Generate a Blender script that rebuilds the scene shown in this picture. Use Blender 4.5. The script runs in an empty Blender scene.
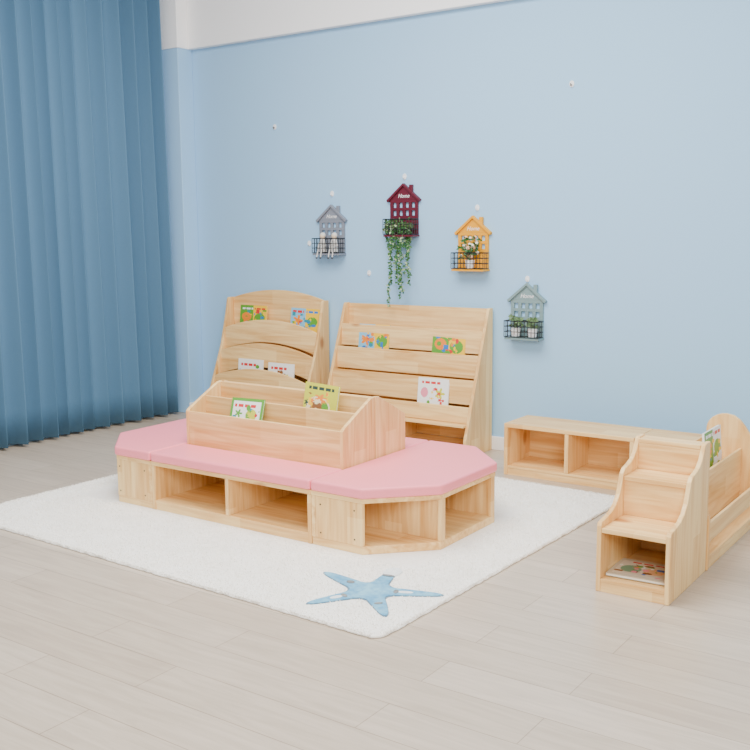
import bpy, bmesh, math, random
from mathutils import Vector, Matrix
random.seed(7)
SC=bpy.context.scene
COL=SC.collection

# ------------------------------------------------------------ materials
def srgb(r,g,b):
    def c(v):
        v/=255.
        return v/12.92 if v<=.04045 else ((v+.055)/1.055)**2.4
    return (c(r),c(g),c(b),1.)
def newmat(name):
    m=bpy.data.materials.new(name); m.use_nodes=True
    nt=m.node_tree; b=nt.nodes['Principled BSDF']
    return m,nt,b
def plain(name,col,rough=.6,var=.06,scale=30,bump=0,metal=0,sheen=0):
    m,nt,b=newmat(name)
    tc=nt.nodes.new('ShaderNodeTexCoord'); n=nt.nodes.new('ShaderNodeTexNoise'); n.inputs['Scale'].default_value=scale
    n.inputs['Detail'].default_value=4
    nt.links.new(tc.outputs['Object'],n.inputs['Vector'])
    mx=nt.nodes.new('ShaderNodeMix'); mx.data_type='RGBA'
    mx.inputs['A'].default_value=tuple(c*(1-var) for c in col[:3])+(1,)
    mx.inputs['B'].default_value=tuple(min(1,c*(1+var)) for c in col[:3])+(1,)
    nt.links.new(n.outputs['Fac'],mx.inputs['Factor']); nt.links.new(mx.outputs['Result'],b.inputs['Base Color'])
    b.inputs['Roughness'].default_value=rough; b.inputs['Metallic'].default_value=metal
    if sheen: b.inputs['Sheen Weight'].default_value=sheen
    if bump:
        bp=nt.nodes.new('ShaderNodeBump'); bp.inputs['Strength'].default_value=bump; bp.inputs['Distance'].default_value=.003
        nt.links.new(n.outputs['Fac'],bp.inputs['Height']); nt.links.new(bp.outputs['Normal'],b.inputs['Normal'])
    return m
def wood(name,axis,c1=(214,155,80),c2=(250,212,146)):
    """pine, grain along axis, wide glued boards, a few knots"""
    m,nt,b=newmat(name); N=nt.nodes.new; L=nt.links.new
    def math_(op,a,b_=None,c=None):
        n=N('ShaderNodeMath'); n.operation=op
        for i,v in enumerate((a,b_,c)):
            if v is None: continue
            if isinstance(v,(int,float)): n.inputs[i].default_value=v
            else: L(v,n.inputs[i])
        return n.outputs[0]
    tc=N('ShaderNodeTexCoord')
    def mapped(sa,so):
        mp=N('ShaderNodeMapping'); s=[so]*3; s['xyz'.index(axis)]=sa; mp.inputs['Scale'].default_value=s
        L(tc.outputs['Object'],mp.inputs['Vector']); return mp.outputs[0]
    n=N('ShaderNodeTexNoise'); n.inputs['Scale'].default_value=2.2; n.inputs['Detail'].default_value=4.5; n.inputs['Distortion'].default_value=1.4
    L(mapped(.75,12),n.inputs['Vector'])
    sx=N('ShaderNodeSeparateXYZ'); L(tc.outputs['Object'],sx.inputs[0])
    others=[a for a in 'XYZ' if a.lower()!=axis]
    s_=math_('ADD',sx.outputs[others[0]],sx.outputs[others[1]])
    fl=math_('FLOOR',math_('DIVIDE',s_,.09))
    f2=math_('FLOOR',math_('MULTIPLY_ADD',fl,.37,math_('DIVIDE',sx.outputs[axis.upper()],.7)))
    cb=N('ShaderNodeCombineXYZ'); L(fl,cb.inputs[0]); L(f2,cb.inputs[1])
    wn=N('ShaderNodeTexWhiteNoise'); L(cb.outputs[0],wn.inputs['Vector'])
    val=math_('MULTIPLY_ADD',n.outputs['Fac'],1.0,math_('MULTIPLY',wn.outputs['Value'],.22))
    cr=N('ShaderNodeValToRGB'); cr.color_ramp.elements[0].position=.28; cr.color_ramp.elements[0].color=srgb(*c1)
    cr.color_ramp.elements[1].position=.76; cr.color_ramp.elements[1].color=srgb(*c2)
    L(val,cr.inputs[0])
    vo=N('ShaderNodeTexVoronoi'); vo.inputs['Scale'].default_value=1.0; L(mapped(3.4,6.5),vo.inputs['Vector'])
    k=N('ShaderNodeMapRange'); k.inputs['From Min'].default_value=.10; k.inputs['From Max'].default_value=.20; k.inputs['To Min'].default_value=.85; k.inputs['To Max'].default_value=0
    L(vo.outputs['Distance'],k.inputs['Value'])
    sc=N('ShaderNodeSeparateColor'); L(vo.outputs['Color'],sc.inputs[0])
    kk=math_('MULTIPLY',k.outputs[0],math_('GREATER_THAN',sc.outputs[0],.58))
    mx=N('ShaderNodeMix'); mx.data_type='RGBA'; L(kk,mx.inputs['Factor']); L(cr.outputs[0],mx.inputs['A']); mx.inputs['B'].default_value=srgb(172,108,54)
    L(mx.outputs['Result'],b.inputs['Base Color'])
    b.inputs['Roughness'].default_value=.42
    return m
WX=wood('pine_x','x'); WY=wood('pine_y','y'); WZ=wood('pine_z','z')
PINK=plain('pink_leatherette',srgb(255,140,154),.4,.02,8,.05)
WHITE=plain('white_paint',srgb(252,252,252),.5,.01,4)
WHITEP=plain('white_plastic',srgb(245,245,245),.35,.01,4)
PAPER=plain('paper',srgb(245,242,232),.8,.03,60)
BLACKW=plain('black_wire',srgb(28,28,30),.4,.05,20)
DARK=plain('dark_metal',srgb(60,55,50),.4,.05,20,0,.6)
LEAF=plain('leaf_green',srgb(52,104,50),.5,.35,25)
LEAF2=plain('pale_leaf',srgb(120,150,105),.5,.3,25)
LEAF3=plain('cream_leaf',srgb(160,186,142),.5,.1,20)
STEM=plain('stem',srgb(90,110,60),.6,.1,25)
def attrmat(name,rough):
    m,nt,b=newmat(name); a=nt.nodes.new('ShaderNodeAttribute'); a.attribute_name='Col'
    nt.links.new(a.outputs['Color'],b.inputs['Base Color']); b.inputs['Roughness'].default_value=rough
    return m
COVER=attrmat('printed_cover',.3); FIBRE=attrmat('dyed_fibre',.95)

def wallmat():
    m,nt,b=newmat('blue_wallpaper'); N=nt.nodes.new; L=nt.links.new
    tc=N('ShaderNodeTexCoord'); n=N('ShaderNodeTexNoise'); n.inputs['Scale'].default_value=160; n.inputs['Detail'].default_value=3
    L(tc.outputs['Object'],n.inputs['Vector'])
    n2=N('ShaderNodeTexNoise'); n2.inputs['Scale'].default_value=.8; L(tc.outputs['Object'],n2.inputs['Vector'])
    mx=N('ShaderNodeMix'); mx.data_type='RGBA'; mx.inputs['A'].default_value=srgb(156,200,234); mx.inputs['B'].default_value=srgb(161,204,238)
    L(n2.outputs['Fac'],mx.inputs['Factor']); L(mx.outputs['Result'],b.inputs['Base Color'])
    bp=N('ShaderNodeBump'); bp.inputs['Strength'].default_value=.12; bp.inputs['Distance'].default_value=.002
    L(n.outputs['Fac'],bp.inputs['Height']); L(bp.outputs['Normal'],b.inputs['Normal'])
    b.inputs['Roughness'].default_value=.75
    return m
WALL=wallmat()
def floormat():
    m,nt,b=newmat('pale_plank_floor'); N=nt.nodes.new; L=nt.links.new
    tc=N('ShaderNodeTexCoord')
    br=N('ShaderNodeTexBrick'); br.inputs['Scale'].default_value=1
    br.inputs['Brick Width'].default_value=1.1; br.inputs['Row Height'].default_value=.17
    br.inputs['Mortar Size'].default_value=.0018; br.inputs['Mortar Smooth'].default_value=.3; br.offset=.37
    br.inputs['Color1'].default_value=srgb(190,173,153); br.inputs['Color2'].default_value=srgb(200,184,165)
    br.inputs['Mortar'].default_value=srgb(158,140,121)
    L(tc.outputs['Object'],br.inputs['Vector'])
    mp=N('ShaderNodeMapping'); mp.inputs['Scale'].default_value=(1.3,15,15); L(tc.outputs['Object'],mp.inputs['Vector'])
    n=N('ShaderNodeTexNoise'); n.inputs['Scale'].default_value=2.5; n.inputs['Detail'].default_value=7; n.inputs['Distortion'].default_value=1.0
    L(mp.outputs['Vector'],n.inputs['Vector'])
    cr=N('ShaderNodeValToRGB'); cr.color_ramp.elements[0].position=.32; cr.color_ramp.elements[0].color=(.84,.83,.82,1)
    cr.color_ramp.elements[1].position=.66; cr.color_ramp.elements[1].color=(1,1,1,1)
    L(n.outputs['Fac'],cr.inputs[0])
    mx=N('ShaderNodeMix'); mx.data_type='RGBA'; mx.blend_type='MULTIPLY'; mx.inputs['Factor'].default_value=1
    L(br.outputs['Color'],mx.inputs['A']); L(cr.outputs[0],mx.inputs['B']); L(mx.outputs['Result'],b.inputs['Base Color'])
    b.inputs['Roughness'].default_value=.32
    return m
FLOOR=floormat()
def curtainmat():
    m,nt,b=newmat('blue_curtain_cloth'); N=nt.nodes.new; L=nt.links.new
    tc=N('ShaderNodeTexCoord'); mp=N('ShaderNodeMapping'); mp.inputs['Scale'].default_value=(60,60,400); L(tc.outputs['Object'],mp.inputs['Vector'])
    n=N('ShaderNodeTexNoise'); n.inputs['Scale'].default_value=3; L(mp.outputs['Vector'],n.inputs['Vector'])
    mx=N('ShaderNodeMix'); mx.data_type='RGBA'; mx.inputs['A'].default_value=srgb(80,117,146); mx.inputs['B'].default_value=srgb(98,136,165)
    L(n.outputs['Fac'],mx.inputs['Factor']); L(mx.outputs['Result'],b.inputs['Base Color'])
    b.inputs['Roughness'].default_value=.95; b.inputs['Specular IOR Level'].default_value=.15
    return m
CURT=curtainmat()
def rugmat(name,c1,c2,sc=70,p0=.38,p1=.62):
    m,nt,b=newmat(name); N=nt.nodes.new; L=nt.links.new
    tc=N('ShaderNodeTexCoord'); n=N('ShaderNodeTexNoise'); n.inputs['Scale'].default_value=sc; n.inputs['Detail'].default_value=5
    L(tc.outputs['Object'],n.inputs['Vector'])
    n2=N('ShaderNodeTexNoise'); n2.inputs['Scale'].default_value=9; n2.inputs['Detail'].default_value=3; L(tc.outputs['Object'],n2.inputs['Vector'])
    ad=N('ShaderNodeMath'); ad.operation='MULTIPLY_ADD'; ad.inputs[1].default_value=.5; L(n.outputs['Fac'],ad.inputs[0])
    h=N('ShaderNodeMath'); h.operation='MULTIPLY'; h.inputs[1].default_value=.5; L(n2.outputs['Fac'],h.inputs[0]); L(h.outputs[0],ad.inputs[2])
    cr=N('ShaderNodeValToRGB'); cr.color_ramp.elements[0].position=p0; cr.color_ramp.elements[0].color=srgb(*c1)
    cr.color_ramp.elements[1].position=p1; cr.color_ramp.elements[1].color=srgb(*c2)
    L(ad.outputs[0],cr.inputs[0]); L(cr.outputs[0],b.inputs['Base Color'])
    bp=N('ShaderNodeBump'); bp.inputs['Strength'].default_value=.4; bp.inputs['Distance'].default_value=.01
    L(ad.outputs[0],bp.inputs['Height']); L(bp.outputs['Normal'],b.inputs['Normal'])
    b.inputs['Roughness'].default_value=.95; b.inputs['Sheen Weight'].default_value=.2
    return m
RUG=rugmat('cream_pile',(244,239,230),(253,250,244))
STARB=rugmat('blue_pile',(76,148,188),(128,188,212),40,.38,.60)
STARW=rugmat('white_pile',(220,226,226),(244,246,245),90)
STARE=rugmat('grey_blue_pile',(84,116,138),(110,142,160),60)
STARN=rugmat('taupe_pile',(84,92,98),(150,150,146),60)

# ------------------------------------------------------------ builders
class MB:
    def __init__(s): s.bm=bmesh.new()
    def box(s,x0,x1,y0,y1,z0,z1,f=None):
        return s.prism([(x0,y0),(x1,y0),(x1,y1),(x0,y1)],'z',z0,z1,f)
    def prism(s,pts,axis,a0,a1,f=None):
        def mk(p,q,a):
            v={'x':(a,p,q),'y':(p,a,q),'z':(p,q,a)}[axis]
            return f(*v) if f else v
        A=[s.bm.verts.new(mk(p,q,a0)) for p,q in pts]; B=[s.bm.verts.new(mk(p,q,a1)) for p,q in pts]
        n=len(pts); s.bm.faces.new(A); s.bm.faces.new(B[::-1])
        for i in range(n):
            j=(i+1)%n; s.bm.faces.new([A[i],B[i],B[j],A[j]])
        return s
    def tube(s,p0,p1,r,seg=6,r2=None):
        p0=Vector(p0);p1=Vector(p1);d=p1-p0
        if r2 is None:r2=r
        M=Matrix.Translation((p0+p1)/2)@d.to_track_quat('Z','Y').to_matrix().to_4x4()
        bmesh.ops.create_cone(s.bm,cap_ends=True,segments=seg,radius1=r,radius2=r2,depth=d.length,matrix=M); return s
    def ball(s,c,r,sub=2,sc=(1,1,1)):
        M=Matrix.Translation(c)@Matrix.Diagonal((*sc,1))
        bmesh.ops.create_icosphere(s.bm,subdivisions=sub,radius=r,matrix=M); return s
    def leaf(s,c,d,w,l,up=(0,-1,0)):
        c=Vector(c);d=Vector(d).normalized();side=d.cross(Vector(up))
        if side.length<.05: side=d.cross(Vector((1,0,0)))
        side.normalize();nn=side.cross(d)
        P=[c,c+d*l*.45+side*w*.5+nn*w*.15,c+d*l,c+d*l*.45-side*w*.5+nn*w*.15]
        mid=c+d*l*.5-nn*w*.08
        V=[s.bm.verts.new(p) for p in P]; m=s.bm.verts.new(mid)
        for i in range(4): s.bm.faces.new([V[i],V[(i+1)%4],m])
        return s
    def done(s,name,mat,parent=None,bevel=0,smooth=False,label=None,loc=None,recalc=True,bseg=2):
        if recalc: bmesh.ops.recalc_face_normals(s.bm,faces=s.bm.faces)
        off=Vector((0,0,0))
        if parent is not None: off=ORG[parent.name]
        elif loc is not None: off=Vector(loc)
        if off.length: bmesh.ops.translate(s.bm,verts=s.bm.verts,vec=-off)
        me=bpy.data.meshes.new(name); s.bm.to_mesh(me); s.bm.free()
        o=bpy.data.objects.new(name,me); COL.objects.link(o)
        for m in (mat if isinstance(mat,(list,tuple)) else [mat]): me.materials.append(m)
        if smooth:
            for p in me.polygons:p.use_smooth=True
        if parent is not None: o.parent=parent
        elif loc is not None: o.location=loc
        if bevel:
            b=o.modifiers.new('bevel','BEVEL'); b.width=bevel; b.segments=bseg; b.limit_method='ANGLE'; b.angle_limit=math.radians(40)
        if label:o['label']=label
        return o
ORG={}
def thing(name,loc,label,cat,group=None,local=False):
    e=bpy.data.objects.new(name,None); e.empty_display_size=.1; COL.objects.link(e); e.location=loc
    e['label']=label; e['category']=cat
    if group:e['group']=group
    ORG[e.name]=Vector((0,0,0)) if local else Vector(loc)
    return e
def tag(o,label,cat,group=None):
    o['label']=label;o['category']=cat
    if group:o['group']=group
def struct(o): o['kind']='structure'; return o
def colmesh(name,verts,faces,cols,mat,parent):
    me=bpy.data.meshes.new(name); me.from_pydata(verts,[],faces)
    at=me.color_attributes.new('Col','FLOAT_COLOR','CORNER')
    buf=[]
    for f,c in zip(faces,cols): buf+=list(c)*len(f)
    at.data.foreach_set('color',buf)
    me.materials.append(mat); o=bpy.data.objects.new(name,me); COL.objects.link(o); o.parent=parent
    return o

# ------------------------------------------------------------ room
YW=5.33; XL=-5.33; XR=-5.50; YC=5.185
struct(MB().box(-7.5,4.5,-2.5,7.5,-.05,0).done('floor',FLOOR))
struct(MB().box(XR-.12,3.6,YW,YW+.12,0,3.6).done('wall_back',WALL))
struct(MB().box(XR-.12,XR,-1.5,YW-.001,0,3.6).done('wall_left',WALL))
struct(MB().box(XR+.0005,XL,YC,YW-.0005,0,3.6).done('wall_corner',WALL,bevel=.004))
struct(MB().box(XL+.0085,3.6,YW-.05,YW-.0005,2.66,3.6).done('trim_1',WHITE,bevel=.004))
struct(MB().box(XR+.001,XL+.008,YC-.008,YW-.001,2.66,3.6).done('trim_2',WHITE,bevel=.004))
struct(MB().box(XL+.014,3.6,YW-.014,YW-.0005,.0,.085).done('baseboard_back',WHITE,bevel=.003))
struct(MB().box(XL+.0005,XL+.0135,YC-.012,YW-.0005,.0,.085).done('baseboard_left',WHITE,bevel=.003))

def curtain(name,y0,y1,x0,seed,label):
    bm=bmesh.new(); ny=int((y1-y0)/.005); nz=16; zs=[.02+(3.45-.02)*i/nz for i in range(nz+1)]
    ph=[];p=0
    for i in range(ny+1):
        y=y0+(y1-y0)*i/ny
        k=50+6*math.sin(y*3.1+seed)+6*math.sin(y*7.7+1)
        p+=k*(y1-y0)/ny; ph.append((y,p))
    grid=[]
    for z in zs:
        row=[]; t=z/3.4
        for y,p in ph:
            a=.050+.010*math.sin(y*5.2+seed)-.004*t
            s=math.sin(p+.12*math.sin(z*1.1+y*4))
            x=x0+a*s+.010*math.sin(.5*p+z*.3+1.3)
            yy=y+.015*math.cos(p+z*.1)-.04*t*((y-y0)/(y1-y0))
            row.append(bm.verts.new((x,yy,z)))
        grid.append(row)
    for a,b in zip(grid,grid[1:]):
        for i in range(ny): bm.faces.new([a[i],a[i+1],b[i+1],b[i]])
    mb=MB(); mb.bm.free(); mb.bm=bm
    o=mb.done(name,CURT,smooth=True,loc=(x0,(y0+y1)/2,0),recalc=False)
    s=o.modifiers.new('s','SOLIDIFY'); s.thickness=.002
    tag(o,label,'curtain')
    return o
curtain('curtain',2.2,5.150,-5.412,1.3,'floor-length pleated blue fabric curtain hanging along the wall')

# ------------------------------------------------------------ rug
RZ=.010
def rug():
    cx,cy=-3.015,3.64; ang=math.radians(-1.6)
    e=thing('rug',(cx,cy,0),'cream shaggy rug with a blue starfish motif, under the bench set','rug',local=True)
    e.rotation_euler[2]=ang
    hx,hy=1.265,1.055; r=.05
    pts=[]
    for sx,sy,a0 in ((1,1,0),(-1,1,90),(-1,-1,180),(1,-1,270)):
        for k in range(6):
            a=math.radians(a0+18*k); pts.append((sx*(hx-r)+r*math.cos(a),sy*(hy-r)+r*math.sin(a)))
    P=[]
    for i,(x,y) in enumerate(pts):
        x2,y2=pts[(i+1)%len(pts)]; d=math.hypot(x2-x,y2-y); n=max(1,int(d/.02))
        for k in range(n):
            t=k/n; P.append((x+(x2-x)*t,y+(y2-y)*t))
    P=[(x+random.uniform(-.003,.003),y+random.uniform(-.003,.003)) for x,y in P]
    MB().prism(P,'z',.0005,RZ-.0005).done('backing',RUG,e,bevel=.004)
    M=Matrix.Rotation(-ang,3,'Z'); OFF=Vector((cx,cy,0))
    C=Vector((-2.05,2.890,0)); base=math.radians(24)
    DA=[.0,.10,-.03,.04,.08]
    def star(Rr,ri):
        out=[]
        for k in range(5):
            a=base+math.radians(72*k)+DA[k]; R_=Rr*[1,.95,1.03,.97,.93][k]
            for s_,rad in ((-.62,ri),(-.17,(R_+ri)*.48),(-.05,R_*.97),(.05,R_*.99),(.19,(R_+ri)*.48)):
                v=M@(C+Vector((math.cos(a+s_),math.sin(a+s_),0))*rad-OFF); out.append((v.x,v.y))
        return out
    def sm(pts,n=2):
        for _ in range(n):
            q=[]
            for i in range(len(pts)):
                a=pts[i];b=pts[(i+1)%len(pts)]
                q+=[(a[0]*.75+b[0]*.25,a[1]*.75+b[1]*.25),(a[0]*.25+b[0]*.75,a[1]*.25+b[1]*.75)]
            pts=q
        return pts
    S=sm(star(.272,.064)); S2=sm(star(.280,.071))
    MB().prism(S2,'z',RZ-.0005,RZ+.002).done('motif_border',STARE,e,label='grey-blue edge of the starfish')
    MB().prism(S,'z',RZ+.0022,RZ+.0045).done('starfish_motif',STARB,e,bevel=.001,label='light blue five-armed starfish motif')
    def inside(x,y,S=S2):
        c=False;n=len(S);j=n-1
        for i in range(n):
            xi,yi=S[i];xj,yj=S[j]
            if (yi>y)!=(yj>y) and x<(xj-xi)*(y-yi)/(yj-yi)+xi: c=not c
            j=i
        return c
    c0=M@(C-OFF)
    def patch(k,rr,ra,rb,mat,name,label,z1,side=0):
        a1=base+math.radians(72*k)+DA[k]; d=Vector((math.cos(a1),math.sin(a1),0)); s=Vector((-d.y,d.x,0)); pts=[]
        for t in range(16):
            q=t*math.pi/8; v=M@(C+d*(rr+ra*math.cos(q))+s*(side+rb*math.sin(q)*(1+.1*(t%2)))-OFF); pts.append((v.x,v.y))
        MB().prism(pts,'z',RZ-.0004,z1).done(name,mat,e,label=label)
    W='off-white patch on the starfish arm'; T_='dark taupe patterned patch on the starfish'
    patch(1,.215,.050,.034,STARW,'motif_tip','off-white tip of the starfish arm',RZ+.0060)
    patch(1,.168,.010,.024,STARN,'motif_patch',T_,RZ+.0066)
    patch(3,.145,.026,.012,STARW,'motif_patch',W,RZ+.0055)
    patch(3,.112,.010,.018,STARN,'motif_patch',T_,RZ+.0060)
    patch(0,.130,.030,.011,STARW,'motif_patch',W,RZ+.0055)
    patch(0,.095,.010,.018,STARN,'motif_patch',T_,RZ+.0060)
    patch(2,.120,.018,.014,STARN,'motif_patch',T_,RZ+.0055)
    patch(4,.135,.010,.016,STARN,'motif_patch',T_,RZ+.0055)
    rnd=random.Random(3); V=[];Fc=[];Cc=[]
    cream=[srgb(251,248,241),srgb(249,245,237),srgb(254,252,247)]
    for i in range(90000):
        if i<80000: x=rnd.uniform(-hx+.004,hx-.004); y=rnd.uniform(-hy+.004,hy-.004)
        else:
            s=rnd.random()
            if s<.5: x=rnd.choice((-1,1))*(hx-.004); y=rnd.uniform(-hy+.03,hy-.03)
            else: y=rnd.choice((-1,1))*(hy-.004); x=rnd.uniform(-hx+.03,hx-.03)
        w=M.transposed()@Vector((x,y,0))+OFF
        if -4.12<w.x<-2.05 and 3.19<w.y<4.19: continue
        if abs(abs(x)-hx)<.05 and abs(abs(y)-hy)<.05 and math.hypot(abs(x)-hx+.05,abs(y)-hy+.05)>.048: continue
        if abs(x-c0.x)<.3 and abs(y-c0.y)<.3 and inside(x,y): continue
        h=rnd.uniform(.005,.009); a=rnd.uniform(0,6.28); la=rnd.uniform(0,6.28); ln=rnd.uniform(.002,.009)
        dx,dy=math.cos(a)*.003,math.sin(a)*.003
        b=len(V); zb=RZ-.002
        V+=[(x-dx,y-dy,zb),(x+dx,y+dy,zb),(x+math.cos(la)*ln,y+math.sin(la)*ln,zb+h)]
        Fc.append((b,b+1,b+2)); Cc.append(rnd.choice(cream))
    o=colmesh('pile',V,Fc,Cc,FIBRE,e); o['kind']='stuff'
rug()

# ------------------------------------------------------------ bench units
ZT=.25
def cubby_unit(name,x0,x1,y0,y1,z0,z1,front,label,cat='shelf',group=None,t=.02,base=.035):
    e=thing(name,((x0+x1)/2,(y0+y1)/2,z0),label,cat,group)
    MB().box(x0,x1,y0,y1,z1-t,z1).done('top',WX,e,.002)
    MB().box(x0+t,x1-t,y0+.001,y1-.001,z0+base,z0+base+.012).done('bottom_shelf',WX,e,.001)
    MB().box(x0,x0+t,y0,y1,z0,z1-t-.0003).done('side_panel',WZ,e,.002)
    MB().box(x1-t,x1,y0,y1,z0,z1-t-.0003).done('side_panel',WZ,e,.002)
    m=(x0+x1)/2
    MB().box(m-t/2,m+t/2,y0+.002,y1-.012,z0+base+.0125,z1-t-.0003).done('divider',WZ,e,.001)
    if front<0:
        MB().box(x0+t,x1-t,y0+.004,y0+.02,z0,z0+base-.0005).done('kick_board',WX,e,.001)
        MB().box(x0+t,x1-t,y1-.011,y1-.001,z0+base+.0125,z1-t-.0003).done('back_panel',WX,e)
    else:
        MB().box(x0+t,x1-t,y1-.02,y1-.004,z0,z0+base-.0005).done('kick_board',WX,e,.001)
        MB().box(x0+t,x1-t,y0+.001,y0+.011,z0+base+.0125,z1-t-.0003).done('back_panel',WX,e)
    return e
X0,X1,X2,X3=-4.075,-3.585,-2.59,-2.08
Y0,Y3=3.21,4.17; CH=.24
cubby_unit('cubby_bench',X1+.001,X2-.001,Y0,3.69,RZ,ZT,-1,'low pine cubby bench with two open compartments, on the rug','bench','cubby benches under the book racks')
cubby_unit('cubby_bench',X1+.001,X2-.001,3.691,Y3,RZ,ZT,1,'low pine cubby bench backing onto the matching one','bench','cubby benches under the book racks')
def end_poly(s,inset=0):
    xi,xo=(X2,X3) if s>0 else (X1,X0)
    i=inset
    return [(xi+s*i,Y0+i),(xo-s*CH-s*i*.4,Y0+i),(xo-s*i,Y0+CH+i*.4),(xo-s*i,Y3-CH-i*.4),(xo-s*CH-s*i*.4,Y3-i),(xi+s*i,Y3-i)]
def end_unit(s,label):
    xi,xo=(X2,X3) if s>0 else (X1,X0)
    e=thing('corner_cubby',((xi+xo)/2,(Y0+Y3)/2,RZ),label,'bench','cubby ends of the bench')
    t=.02; zb=RZ+.035; zt=ZT-t
    MB().prism(end_poly(s),'z',zt,ZT).done('top',WX,e,.002)
    MB().prism(end_poly(s,.003),'z',RZ,zb).done('plinth',WX,e,.002)
    z0,z1=zb+.0003,zt-.0003
    def pan(xa,xb,ya,yb,n,m): MB().box(min(xa,xb),max(xa,xb),ya,yb,z0,z1).done(n,m,e,.0015)
    pan(xi+s*.022,xo-s*CH,Y0+.001,Y0+t,'front_panel',WZ)
    pan(xi+s*.022,xo-s*CH,Y3-t,Y3-.001,'front_panel',WZ)
    pan(xi+s*.001,xi+s*.021,Y0+.001,Y3-.001,'inner_panel',WY)
    pan(xi+s*.0215,xo-s*.022,Y0+CH+.012,Y0+CH+.03,'divider',WZ)
    pan(xi+s*.0215,xo-s*.022,Y3-CH-.03,Y3-CH-.012,'divider',WZ)
    pan(xo-s*.002,xo-s*.0215,Y0+CH+.002,Y0+CH+.036,'post',WZ)
    pan(xo-s*.002,xo-s*.0215,Y3-CH-.036,Y3-CH-.002,'post',WZ)
    for (fx,fz) in ((.04,.06),(.04,.185),(.22,.06),(.22,.185)):
        MB().tube((xi+s*(fx+.01),Y0+.0012,RZ+fz),(xi+s*(fx+.01),Y0-.0006,RZ+fz),.0035,8).done('screw',DARK,e,label='small dark screw')
    return e
end_unit(1,'pine corner cubby with chamfered open compartments, at the bench end')
end_unit(-1,'pine corner cubby with plain front panel, at the far bench end')
def cushion(poly,label,name='seat_cushion'):
    z0,z1=ZT+.0008,ZT+.046
    cx=sum(p[0] for p in poly)/len(poly); cy=sum(p[1] for p in poly)/len(poly)
    o=MB().prism(poly,'z',z0,z1).done(name,PINK,None,.011,loc=(cx,cy,z0),bseg=4)
    tag(o,label,'cushion','pink cushions on the bench'); return o
RY0,RYM,RY1=3.45,3.705,3.96
g=.0025
cushion([(X1+g,Y0-.008),(X2-g,Y0-.008),(X2-g,RY0-.004),(X1+g,RY0-.004)],'long pink seat cushion on the open cubby bench')
cushion([(X1+g,RY1+.004),(X2-g,RY1+.004),(X2-g,Y3+.008),(X1+g,Y3+.008)],'long pink seat cushion behind the book racks')
for s in (1,-1):
    xi,xo=(X2,X3) if s>0 else (X1,X0); o=.008
    P=[(xi+s*g,Y0-o),(xo-s*CH+s*o*.4,Y0-o),(xo+s*o,Y0+CH-o*.4),(xo+s*o,Y3-CH+o*.4),(xo-s*CH+s*o*.4,Y3+o),(xi+s*g,Y3+o)]
    if s<0:P=P[::-1]
    cushion(P,'pink seat cushion with cut corners on the end cubby')

# ------------------------------------------------------------ double book rack
def desk_rack():
    e=thing('book_rack',((X1+X2)/2,(RY0+RYM)/2,ZT),'low two-tier pine book rack standing on the bench','book rack','book racks back to back on the bench')
    z0=ZT+.0008
    t=.018; x0,x1=X1+.004,X2-.004
    ym=RYM-.0035
    prof=[(RY0,z0),(RY0,.462),(RY0+.012,.474),(RY0+.10,.520),(RY0+.19,.566),(RYM-.03,.583),(ym,.586),(ym,z0)]
    MB().prism(prof,'x',x0,x0+t).done('side_panel',WZ,e,.0025)
    MB().prism(prof,'x',x1-t,x1).done('side_panel',WZ,e,.0025)
    a,b=x0+t+.0003,x1-t-.0003
    MB().box(a,b,RY0+.003,RY0+.017,z0+.012,.462).done('front_panel',WX,e,.002)
    MB().box(a,b,RY0+.125,RY0+.137,z0+.013,.524).done('middle_panel',WX,e,.002)
    MB().box(a,b,RYM-.017,RYM-.005,z0+.013,.582).done('back_panel',WX,e,.002)
    MB().box(a,b,RY0+.003,RYM-.005,z0,z0+.0115).done('bottom_shelf',WX,e,.001)
    return e
r1=desk_rack()
r2=r1.copy(); COL.objects.link(r2)
r2['label']='matching pine book rack facing the other way on the bench'
for c in list(r1.children):
    d=c.copy(); COL.objects.link(d); d.parent=r2
r2.location=(r1.location.x,RYM+(RYM-r1.location.y)+.0005,ZT); r2.rotation_euler[2]=math.pi

# ------------------------------------------------------------ wall bookshelves
def sh(yb,k,zr):
    return lambda x,y,z:(x,y+yb+k*(z-zr),z)
K=.04
def wide_shelf():
    x0,x1=-3.94,-2.84; yb=5.315; yf=4.99
    e=thing('bookshelf',((x0+x1)/2,(yb+yf)/2,0),'wide sloping pine picture-book display shelf against the wall','bookshelf')
    t=.02; H=.88
    prof=[(yf,.0),(yf,.11),(yb-.05,H-.012),(yb-.04,H),(yb,H),(yb,0)]
    MB().prism(prof,'x',x0,x0+t).done('side_panel',WZ,e,.003)
    MB().prism(prof,'x',x1-t,x1).done('side_panel',WZ,e,.003)
    a,b=x0+t+.0003,x1-t-.0003
    F=lambda z:yf+(yb-.05-yf)*(z-.11)/(H-.012-.11)
    MB().box(a,b,yb-.014,yb-.002,.05,H-.004).done('back_panel',WX,e,.002)
    for zt,hp in ((.745,.142),(.600,.142),(.455,.150),(.30,.10)):
        y=F(zt)-.002
        MB().box(a,b,0,.014,zt-hp,zt,sh(y,K,zt)).done('display_lip',WX,e,.004)
        MB().box(a,b,y+.0145-K*hp+.006,yb-.0145,zt-hp+.0005,zt-hp+.0105).done('display_floor',WX,e)
    MB().box(a,b,yf+.004,yb-.0145,.186,.1985).done('shelf_board',WX,e,.001)
    MB().box(a,b,yf+.004,yb-.0145,.036,.049).done('bottom_shelf',WX,e,.001)
    MB().box(a,b,yf+.006,yf+.022,.0,.0355).done('kick_board',WX,e,.001)
    m=(x0+x1)/2
    MB().box(m-.009,m+.009,yf+.006,yb-.0146,.0495,.1855).done('divider',WZ,e,.001)
    return F
FW=wide_shelf()
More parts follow.
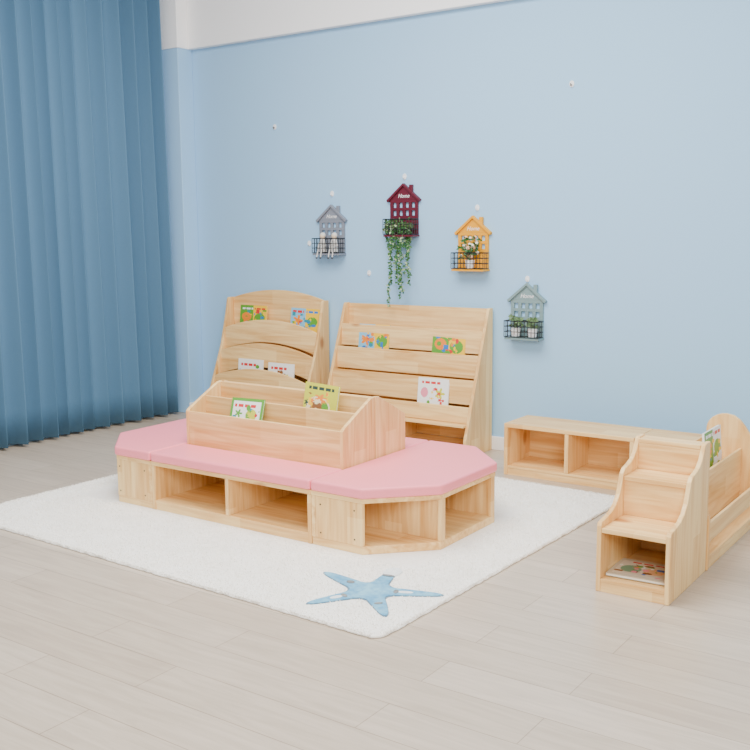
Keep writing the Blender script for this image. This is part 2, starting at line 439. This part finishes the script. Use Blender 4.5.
def arch_shelf():
    x0,x1=-4.985,-4.10; yb=5.315; yf=4.99
    e=thing('bookshelf',((x0+x1)/2,(yb+yf)/2,0),'pine display bookshelf with arched tops against the wall','bookshelf')
    t=.02; H=.885
    prof=[(yf,.0),(yf,.11),(5.17,.55),(5.21,.70),(5.235,.80),(5.25,H-.012),(5.26,H),(yb,H),(yb,0)]
    MB().prism(prof,'x',x0,x0+t).done('side_panel',WZ,e,.003)
    MB().prism(prof,'x',x1-t,x1).done('side_panel',WZ,e,.003)
    a,b=x0+t+.0003,x1-t-.0003
    def F(z):
        P=[(.11,yf),(.55,5.17),(.70,5.21),(.80,5.235),(.9,5.252)]
        for (za,ya),(zb,yb_) in zip(P,P[1:]):
            if z<=zb: return ya+(yb_-ya)*(z-za)/(zb-za)
        return 5.252
    def arch(zs,zc,bs,bc,y,k,th,name,bv=.002):
        n=20;P=[]
        for i in range(n+1):
            u=-1+2*i/n; P.append(((a+b)/2+u*(b-a)/2, bs+(bc-bs)*(1-u*u)))
        for i in range(n+1):
            u=1-2*i/n; P.append(((a+b)/2+u*(b-a)/2, zs+(zc-zs)*(1-u*u)))
        MB().prism(P,'y',0,th,sh(y,k,zs)).done(name,WX,e,bv)
    arch(.882,.945,.05,.05,yb-.014,0,.012,'back_panel')
    for zs,zc,bs,bc in ((.670,.740,.511,.581),(.508,.578,.340,.410),(.335,.405,.13,.13)):
        y=F(zs)-.002
        arch(zs,zc,bs,bc,y,K,.014,'display_lip',.004)
        MB().box(a,b,y+.018-K*(zs-bs)+.006,yb-.0145,bc+.0005,bc+.0105).done('display_floor',WX,e)
    MB().box(a,b,yf+.004,yb-.0145,.036,.049).done('bottom_shelf',WX,e,.001)
    MB().box(a,b,yf+.006,yf+.022,.0,.0355).done('kick_board',WX,e,.001)
    return F
FA=arch_shelf()

cubby_unit('cubby_bench',-2.49,-1.747,4.80,5.09,0,.29,-1,'long low pine cubby bench near the wall, two openings','bench',None,.022,.04)
cubby_unit('cubby_bench',-1.743,-1.0,4.80,5.09,0,.29,-1,'low pine cubby bench in the corner behind the book stand','bench',None,.022,.04)

def step_shelf():
    x0,x1=-1.365,-1.085; y0,y1=3.385,3.83
    e=thing('step_shelf',((x0+x1)/2,(y0+y1)/2,0),'small stepped pine shelf with curved sides and open cubby','shelf')
    t=.018
    prof=[(y0,0),(y0,.255),(y0+.008,.268),(y0+.06,.275),(y0+.11,.285),(y0+.15,.305),(y0+.18,.335),(y0+.20,.375),(y0+.213,.41),(y0+.235,.428),
          (y0+.275,.436),(y0+.315,.448),(y0+.345,.470),(y0+.365,.500),(y0+.375,.520),(y0+.388,.527),(y1,.527),(y1,0)]
    MB().prism(prof,'x',x0,x0+t).done('side_panel',WZ,e,.003)
    MB().prism(prof,'x',x1-t,x1).done('side_panel',WZ,e,.003)
    a,b=x0+t+.0003,x1-t-.0003
    MB().box(a,b,y0+.002,y0+.235,.228,.246).done('tread',WX,e,.002)
    MB().box(a,b,y0+.222,y0+.235,.2465,.382).done('riser',WX,e,.001)
    MB().box(a,b,y0+.218,y1-.015,.3825,.40).done('tread',WX,e,.002)
    MB().box(a,b,y1-.014,y1-.001,.05,.522).done('back_panel',WX,e,.002)
    MB().box(a,b,y1-.075,y1-.0145,.505,.522).done('top',WX,e,.002)
    MB().box(a,b,y1-.075,y1-.062,.4005,.5045).done('riser',WX,e,.001)
    MB().box(a,b,y0+.002,y1-.015,.038,.050).done('bottom_shelf',WX,e,.001)
    MB().box(a,b,y0+.003,y0+.018,0,.0375).done('kick_board',WX,e,.001)
step_shelf()

def side_rack():
    x0,x1=-1.36,-1.08; y0,y1=3.835,4.735
    e=thing('book_stand',((x0+x1)/2,(y0+y1)/2,0),'pine tiered book stand with two rails beside the stepped shelf','book rack')
    t=.018
    def prof(h):
        P=[(x0,0),(x0,h-.075)]
        for i in range(7):
            q=math.pi-i*math.pi/12; P.append((x0+.09+.09*math.cos(q),h-.075+.075*math.sin(q)))
        P+=[(x0+.125,h-.006),(x0+.155,h-.025),(x0+.18,h-.055),(x0+.21,h-.10),(x0+.25,h-.145),(x1-.004,h-.19),(x1,h-.21),(x1,0)]
        return P
    def prof2(h):
        return [(x0,0),(x0,h-.02),(x0+.012,h-.004),(x0+.03,h),(x0+.15,h-.004),(x0+.175,h-.02),(x0+.20,h-.05),(x0+.25,h-.08),(x1-.004,h-.11),(x1,h-.13),(x1,0)]
    MB().prism(prof2(.335),'y',y0,y0+t).done('side_panel',WZ,e,.003)
    MB().prism(prof(.478),'y',y1-t,y1).done('side_panel',WZ,e,.003)
    a,b=y0+t+.0003,y1-t-.0003
    MB().box(x0+.001,x0+.013,a,b,.05,.375).done('back_panel',WY,e,.002)
    MB().box(x1-.125,x1-.112,a,b,.09,.320).done('rail',WY,e,.003)
    MB().box(x1-.018,x1-.004,a,b,.110,.190).done('rail',WY,e,.003)
    MB().box(x0+.0135,x1-.126,a,b,.205,.217).done('shelf_board',WY,e,.001)
    MB().box(x0+.0135,x1-.004,a,b,.038,.050).done('bottom_shelf',WY,e,.001)
    MB().box(x1-.018,x1-.004,a,b,0,.0375).done('kick_board',WY,e,.001)
side_rack()

# ------------------------------------------------------------ books
CM={}
def cmat(c):
    if c not in CM: CM[c]=plain('cover_%d_%d_%d'%c,srgb(*c),.35,.04,12)
    return CM[c]
Yl=(250,200,40);Gr=(96,160,50);Te=(40,140,160);Rd=(215,50,45);Wh=(245,245,240);Bl=(50,120,200);Or=(240,135,40);Dk=(50,70,60);Lg=(206,206,58);Br=(140,92,52);Pk=(240,140,160);Pb=(130,195,225);Bg=(205,194,170);Cr=(238,222,180)
bn=[0]
def book(loc,w,h,t,rot,base,art,label,group=None,pal=None,dens=12,lo=.14,hi=.74):
    bn[0]+=1; rnd=random.Random(bn[0]*13)
    e=thing('picture_book',loc,label,'book',group,local=True)
    e.rotation_euler=rot
    c=.0012
    mb=MB(); mb.box(-w/2,w/2,0,c,0,h); mb.box(-w/2,w/2,t-c,t,0,h); mb.box(-w/2,-w/2+c,c,t-c,0,h)
    mb.done('cover',cmat(base),e)
    MB().box(-w/2+c+.0003,w/2-.003,c+.0003,t-c-.0003,.003,h-.003).done('pages',PAPER,e)
    S=list(art)
    for i in range(dens):
        S.append((rnd.choice('ccssr'),rnd.uniform(.08,.92),rnd.uniform(lo,hi),rnd.uniform(.05,.17),rnd.uniform(.04,.12),rnd.choice(pal or [Rd,Yl,Gr,Bl,Or,Br,Wh])))
    nx,nz=int(w/.003),int(h/.003)
    V=[(-w/2+w*i/nx,-.0003,h*j/nz) for j in range(nz+1) for i in range(nx+1)]
    Fc=[];Cc=[]
    for j in range(nz):
        for i in range(nx):
            u=(i+.5)/nx;v=(j+.5)/nz; col=base
            for k,cx,cz,sx,sz,cc in S:
                a=(u-cx)/(sx/2);b=(v-cz)/(sz/2)
                if k=='r': ok=abs(a)<1 and abs(b)<1
                elif k=='c': ok=a*a+b*b<1
                elif k=='x': ok=abs(a)<1 and abs(b)<1 and int(u*26)%5!=0
                else: ok=a*a+b*b<(.7+.3*math.cos(5*math.atan2(b,a)))**2
                if ok: col=cc
            o=j*(nx+1)+i; Fc.append((o,o+1,o+nx+2,o+nx+1)); Cc.append(srgb(*col))
    colmesh('cover_art',V,Fc,Cc,COVER,e)
    return e
artA=[('r',.25,.5,.5,1,Gr),('x',.28,.90,.4,.06,Wh),('x',.74,.90,.4,.06,Rd),('c',.25,.66,.36,.26,Or),('c',.74,.62,.40,.30,Gr)]
artB=[('r',.5,.5,1,1,Pb),('r',.76,.5,.48,1,Yl),('x',.26,.90,.4,.07,Rd),('x',.74,.90,.4,.06,Bl),('s',.25,.64,.38,.30,Or),('c',.76,.62,.36,.28,Gr)]
artC=[('x',.42,.88,.6,.06,Rd),('c',.22,.62,.24,.26,Pk),('s',.72,.62,.34,.30,Lg),('x',.5,.1,.8,.04,Bl)]
artD=[('x',.5,.92,.76,.05,Dk),('c',.45,.60,.72,.40,Cr),('s',.32,.64,.3,.24,Br),('c',.64,.62,.24,.2,Gr),('s',.5,.78,.4,.12,Or)]
artE=[('r',.5,.5,.86,.9,Wh),('x',.45,.86,.66,.05,Rd),('s',.26,.72,.26,.16,Gr),('c',.66,.70,.34,.22,Lg),('c',.5,.3,.5,.3,Gr)]
artF=[('r',.5,.5,.86,.8,(222,212,190)),('x',.5,.84,.6,.06,Rd),('c',.3,.45,.34,.4,(120,160,130)),('c',.68,.45,.34,.36,(230,180,130))]
GU='picture books on the arched shelf';GW='picture books on the wide shelf'
T=-.12
bright=[Rd,Yl,Gr,Bl,Or,Te]
book((-4.735,FA(.70)+.024,.594),.25,.240,.008,(T,0,0),Yl,artA,'yellow and green picture book in the top pocket',GU,bright,24,.4,.85)
book((-4.265,FA(.70)+.024,.594),.25,.235,.008,(T,.02,0),Yl,artB,'blue and yellow picture book in the top pocket',GU,bright,24,.4,.85)
book((-4.665,FA(.34)+.022,.145),.23,.320,.008,(-.10,0,0),Wh,artC,'white picture book with small drawings in the low pocket',GU,[Rd,Gr,Or,Pb],16,.5,.85)
book((-4.385,FA(.34)+.022,.145),.23,.310,.008,(-.10,0,0),Wh,artC,'white picture book with green and red drawings in the low pocket',GU,[Rd,Gr,Or,Br],16,.5,.85)
book((-3.655,FW(.6)+.022,.471),.24,.280,.008,(T,0,0),Te,artB,'yellow and blue picture book in the upper pocket',GW,bright,28,.3,.85)
book((-3.095,FW(.6)+.022,.471),.235,.275,.008,(T,.02,0),Yl,artA,'yellow and green picture book in the upper pocket',GW,bright,28,.3,.85)
book((-3.135,FW(.3)+.020,.213),.22,.24,.008,(-.12,0,0),Wh,artC,'white picture book with flower drawings in the lower pocket',GW,[Pk,Gr,Yl,Rd],14)
GC='picture books in the low book rack'
book((-3.245,RY0+.024,.278),.21,.275,.010,(-.31,-.03,0),Gr,artE,'green and white picture book leaning in the front pocket',GC,[Gr,Rd,Gr,Pb,Te],16,.3,.85)
book((-2.875,RY0+.150,.335),.20,.30,.012,(-.16,.05,0),Lg,artD,'yellow-green illustrated picture book standing in the rear pocket',GC,[Or,Br,Gr,Dk,Cr,Yl],26,.35,.88)
book((-1.225,3.43,.0645),.23,.20,.010,(-math.pi/2,0,.06),Bg,artF,'beige multicoloured picture book lying flat in the stepped shelf',None,[Br,Bl,Gr,Wh,Pk,Or],20)
book((-1.234,4.44,.2185),.25,.235,.010,(-.08,0,math.pi/2),Wh,artA,'green and white picture book standing in the tiered stand',None,[Gr,Te,Yl,Wh],20,.2,.8)

# ------------------------------------------------------------ wall houses
def house(name,x,z,col,label):
    y=YW-.0002
    HM=plain(name+'_paint',srgb(*col),.5,.05,20)
    e=thing(name,(x,y,z),label,'wall shelf','house-shaped wall planters')
    w=.105; b0=-.155
    mb=MB(); Y=lambda a:y-a
    def bx(xa,xb,za,zb,ya=.0002,yb=.014): mb.box(x+xa,x+xb,Y(yb),Y(ya),z+za,z+zb)
    bx(-w,w,b0,-.035)
    for (za,zb) in ((-.035,.015),(.015,.065)):
        bx(-w,w,zb-.018,zb)
        for k in range(5):
            c=-w+.011+k*(2*w-.022)/4
            bx(c-.011,c+.011,za,zb-.0182)
    mb.prism([(x-w,z+.0652),(x+w,z+.0652),(x,z+.150)],'y',Y(.014),Y(.0002))
    mb.done('board',HM,e,.001)
    mb=MB()
    P=[(x,z+.168),(x+w+.022,z+.064),(x+w+.014,z+.050),(x,z+.151),(x-w-.014,z+.050),(x-w-.022,z+.064)]
    mb.prism(P,'y',Y(.026),Y(.0002)); mb.box(x+.045,x+.068,Y(.022),Y(.004),z+.105,z+.158)
    mb.done('roof',HM,e,.001)
    MB().box(x-w-.006,x+w+.006,Y(.085),Y(.0002),z+b0-.012,z+b0-.0005).done('ledge',HM,e,.001)
    cu=bpy.data.curves.new('sign_text','FONT'); cu.body='Home'; cu.size=.034; cu.align_x='CENTER'; cu.extrude=.0008; cu.shear=.3
    to=bpy.data.objects.new('tmp_text',cu); COL.objects.link(to)
    bpy.context.view_layer.update()
    me=bpy.data.meshes.new_from_object(to.evaluated_get(bpy.context.evaluated_depsgraph_get()))
    bpy.data.objects.remove(to); me.materials.clear(); me.materials.append(WHITEP)
    t=bpy.data.objects.new('lettering',me); COL.objects.link(t); t.parent=e; t.location=(0,-.0150,.078); t.rotation_euler=(math.pi/2,0,0)
    mb=MB(); r=.0021
    xa,xb=x-w-.006,x+w+.006; ya,yb=Y(.088),Y(.0165); z0=z+b0+.003; z1=z+b0+.098
    for zz in (z0,z0+(z1-z0)*.33,z0+(z1-z0)*.66,z1):
        for p,q in (((xa,ya),(xb,ya)),((xb,ya),(xb,yb)),((xb,yb),(xa,yb)),((xa,yb),(xa,ya))):
            mb.tube((p[0],p[1],zz),(q[0],q[1],zz),r*(1.5 if zz==z1 else 1))
    for k in range(11):
        xx=xa+(xb-xa)*k/10; mb.tube((xx,ya,z0),(xx,ya,z1),r)
    for k in range(1,3):
        yy=ya+(yb-ya)*k/3
        for xx in (xa,xb): mb.tube((xx,yy,z0),(xx,yy,z1),r)
    mb.done('wire_basket',BLACKW,e,label='black wire basket')
    return e
house('house_planter',-4.067,1.36,(128,134,146),'grey house-shaped wall planter with wire basket and dolls')
house('house_planter',-3.487,1.48,(94,16,38),'maroon house-shaped wall planter with trailing ivy')
house('house_planter',-2.983,1.27,(234,164,14),'mustard yellow house-shaped wall planter with black basket and flowers')
house('house_planter',-2.615,.87,(124,150,152),'grey-green house-shaped wall planter with small pot plants')
def ivy():
    x,z=-3.50,1.36; y=YW-.052
    e=thing('hanging_ivy',(x,y,z),'trailing green ivy hanging from the maroon planter','plant')
    st=MB(); l1=MB(); l2=MB(); rnd=random.Random(4)
    st.tube((x-.10,y,z+.02),(x+.10,y,z+.02),.018,8)
    for k in range(12):
        xx=x+rnd.uniform(-.09,.09); yy=y+rnd.uniform(-.018,.018)
        L=rnd.choice([.14,.18,.24,.30,.36]) if k>2 else [.52,.46,.42][k]
        if k<=2: xx=x-.025+.028*k
        p=Vector((xx,yy,z+.02)); n=int(L/.018)
        for i in range(n):
            q=p+Vector((rnd.uniform(-.007,.007),rnd.uniform(-.003,.002)- (.012 if i==0 else 0),-.018))
            st.tube(p,q,.0013,4)
            for j in range(3):
                d=Vector((rnd.uniform(-1,1),rnd.uniform(-.9,.1),rnd.uniform(-.8,.4)))
                (l1 if rnd.random()<.74 else l2).leaf(q,d,.015,.021)
            p=q
    for k in range(130):
        c=Vector((x+rnd.uniform(-.10,.09),y+rnd.uniform(-.035,.02),z+rnd.uniform(-.03,.055)))
        d=Vector((rnd.uniform(-1,1),rnd.uniform(-1,.1),rnd.uniform(-.6,.8)))
        (l1 if rnd.random()<.75 else l2).leaf(c,d,.017,.024)
    st.done('stem',STEM,e); l1.done('leaves',LEAF,e,recalc=False); l2.done('leaves',LEAF3,e,recalc=False,label='pale green leaves')
ivy()
SKIN=plain('light_wood_bead',srgb(226,202,172),.5,.04,20); CLOTH=plain('white_cloth',srgb(216,214,210),.8,.06,40); BLK=plain('dark_cloth',srgb(70,70,78),.7,.05,30)
for k,dx in enumerate((-.050,.048)):
    x=-4.067+dx; y=YW-.05; z=1.36-.150
    e=thing('hanging_doll',(x,y,z),'small white cloth doll with dangling legs in the grey planter','doll','cloth dolls in the grey planter')
    MB().ball((x,y,z+.108),.020).done('head',SKIN,e,smooth=True)
    MB().ball((x,y+.003,z+.113),.0212,2,(1.02,.95,.98)).done('hat',CLOTH,e,smooth=True)
    MB().tube((x,y,z+.003),(x,y,z+.091),.028,12,.014).done('dress',CLOTH,e,.003)
    for s in (-1,1):
        MB().tube((x+s*.014,y-.022,z+.06),(x+s*.016,y-.046,z-.03),.0042,6).done('leg',CLOTH,e)
        MB().ball((x+s*.016,y-.049,z-.036),.008,1,(1,1.3,.8)).done('shoe',BLK,e,smooth=True)
        MB().tube((x+s*.016,y,z+.084),(x+s*.032,y-.01,z+.04),.0045,6).done('arm',CLOTH,e)
def bouquet(x,z,label,flower,cols,n=18,h=.14):
    y=YW-.050
    e=thing('flower_arrangement',(x,y,z),label,'plant')
    rnd=random.Random(int(-x*100)); st=MB(); lf=MB(); fl=[MB() for _ in cols]
    MB().tube((x,y,z),(x,y,z+.050),.024,14,.030).done('pot',WHITEP,e,.002)
    for k in range(n):
        a=rnd.uniform(0,2*math.pi); R_=.08 if flower else .045
        q=Vector((x+math.cos(a)*rnd.uniform(.01,R_),y+rnd.uniform(-.03,.018),z+.05+rnd.uniform(.02,h-.05)))
        st.tube((x,y,z+.05),q,.001,4)
        if flower and rnd.random()<.7:
            fl[rnd.randrange(len(cols))].ball(q,rnd.uniform(.010,.016),1,(1,.7,.9))
        for j in range(4):
            lf.leaf(q-Vector((0,0,.01)),(rnd.uniform(-1,1),rnd.uniform(-1,.2),rnd.uniform(-.5,.8)),.014,.026)
    st.done('stem',STEM,e); lf.done('leaves',LEAF if flower else LEAF2,e,recalc=False)
    if flower:
        for b,c in zip(fl,cols): b.done('blossom',plain('petal_%d'%c[1],srgb(*c),.6,.05,30),e,smooth=True)
bouquet(-2.983,1.27-.150,'cream and peach flowers with green leaves in the yellow planter',True,[(252,244,220),(246,190,150)],32,.19)
bouquet(-2.668,.87-.150,'small green plant in white pot in the grey-green planter',False,[(1,2,3)],16,.13)
bouquet(-2.558,.87-.150,'small green plant in white pot beside its twin',False,[(1,2,3)],14,.12)
for (x,z) in ((-4.067,1.60),(-3.487,1.69),(-2.96,1.485),(-2.619,1.06),(-4.557,2.067),(-2.36,2.159),(-3.77,1.076),(-4.27,1.27)):
    e=thing('wall_hook',(x,YW-.0003,z),'small white stick-on plastic hook on the blue wall','hook','stick-on hooks on the wall')
    MB().prism([(x+.015*math.cos(a*math.pi/8),z+.019*math.sin(a*math.pi/8)) for a in range(16)],'y',YW-.0045,YW-.0003).done('plate',WHITEP,e,.001)
    mb=MB(); mb.tube((x,YW-.004,z-.004),(x,YW-.018,z-.010),.003); mb.tube((x,YW-.018,z-.011),(x,YW-.018,z+.002),.003); mb.done('prong',DARK if x>-2.4 or x<-4.5 else WHITEP,e)

# ------------------------------------------------------------ camera
cam=bpy.data.cameras.new('camera'); co=bpy.data.objects.new('camera',cam); COL.objects.link(co)
a,t,r=math.radians(34.997),math.radians(8.325),math.radians(-.51)
F=Vector((-math.sin(a)*math.cos(t),math.cos(a)*math.cos(t),-math.sin(t))); R=Vector((math.cos(a),math.sin(a),0)); U=R.cross(F)
R2=R*math.cos(r)+U*math.sin(r); U2=U*math.cos(r)-R*math.sin(r)
M=Matrix((R2,U2,-F)).transposed().to_4x4(); M.translation=Vector((0,0,1.35)); co.matrix_world=M
cam.sensor_width=36; cam.lens=984.4/750*36
SC.camera=co
# ------------------------------------------------------------ light
w=bpy.data.worlds.new('world'); SC.world=w; w.use_nodes=True
w.node_tree.nodes['Background'].inputs[0].default_value=(1,.99,.975,1); w.node_tree.nodes['Background'].inputs[1].default_value=.78
def area(name,loc,rot,sx,sy,e,col=(1,.98,.95)):
    l=bpy.data.lights.new(name,'AREA'); l.shape='RECTANGLE'; l.size=sx; l.size_y=sy; l.energy=e; l.color=col
    o=bpy.data.objects.new(name,l); COL.objects.link(o); o.location=loc; o.rotation_euler=rot
area('ceiling_light',(-2.6,2.8,3.5),(0,0,0),2.6,2.0,240,(1,.98,.95))
area('window_light',(1.2,-.6,2.8),(math.radians(52),0,math.radians(38)),2.0,1.5,220,(1,.99,.97))
print('DONE')
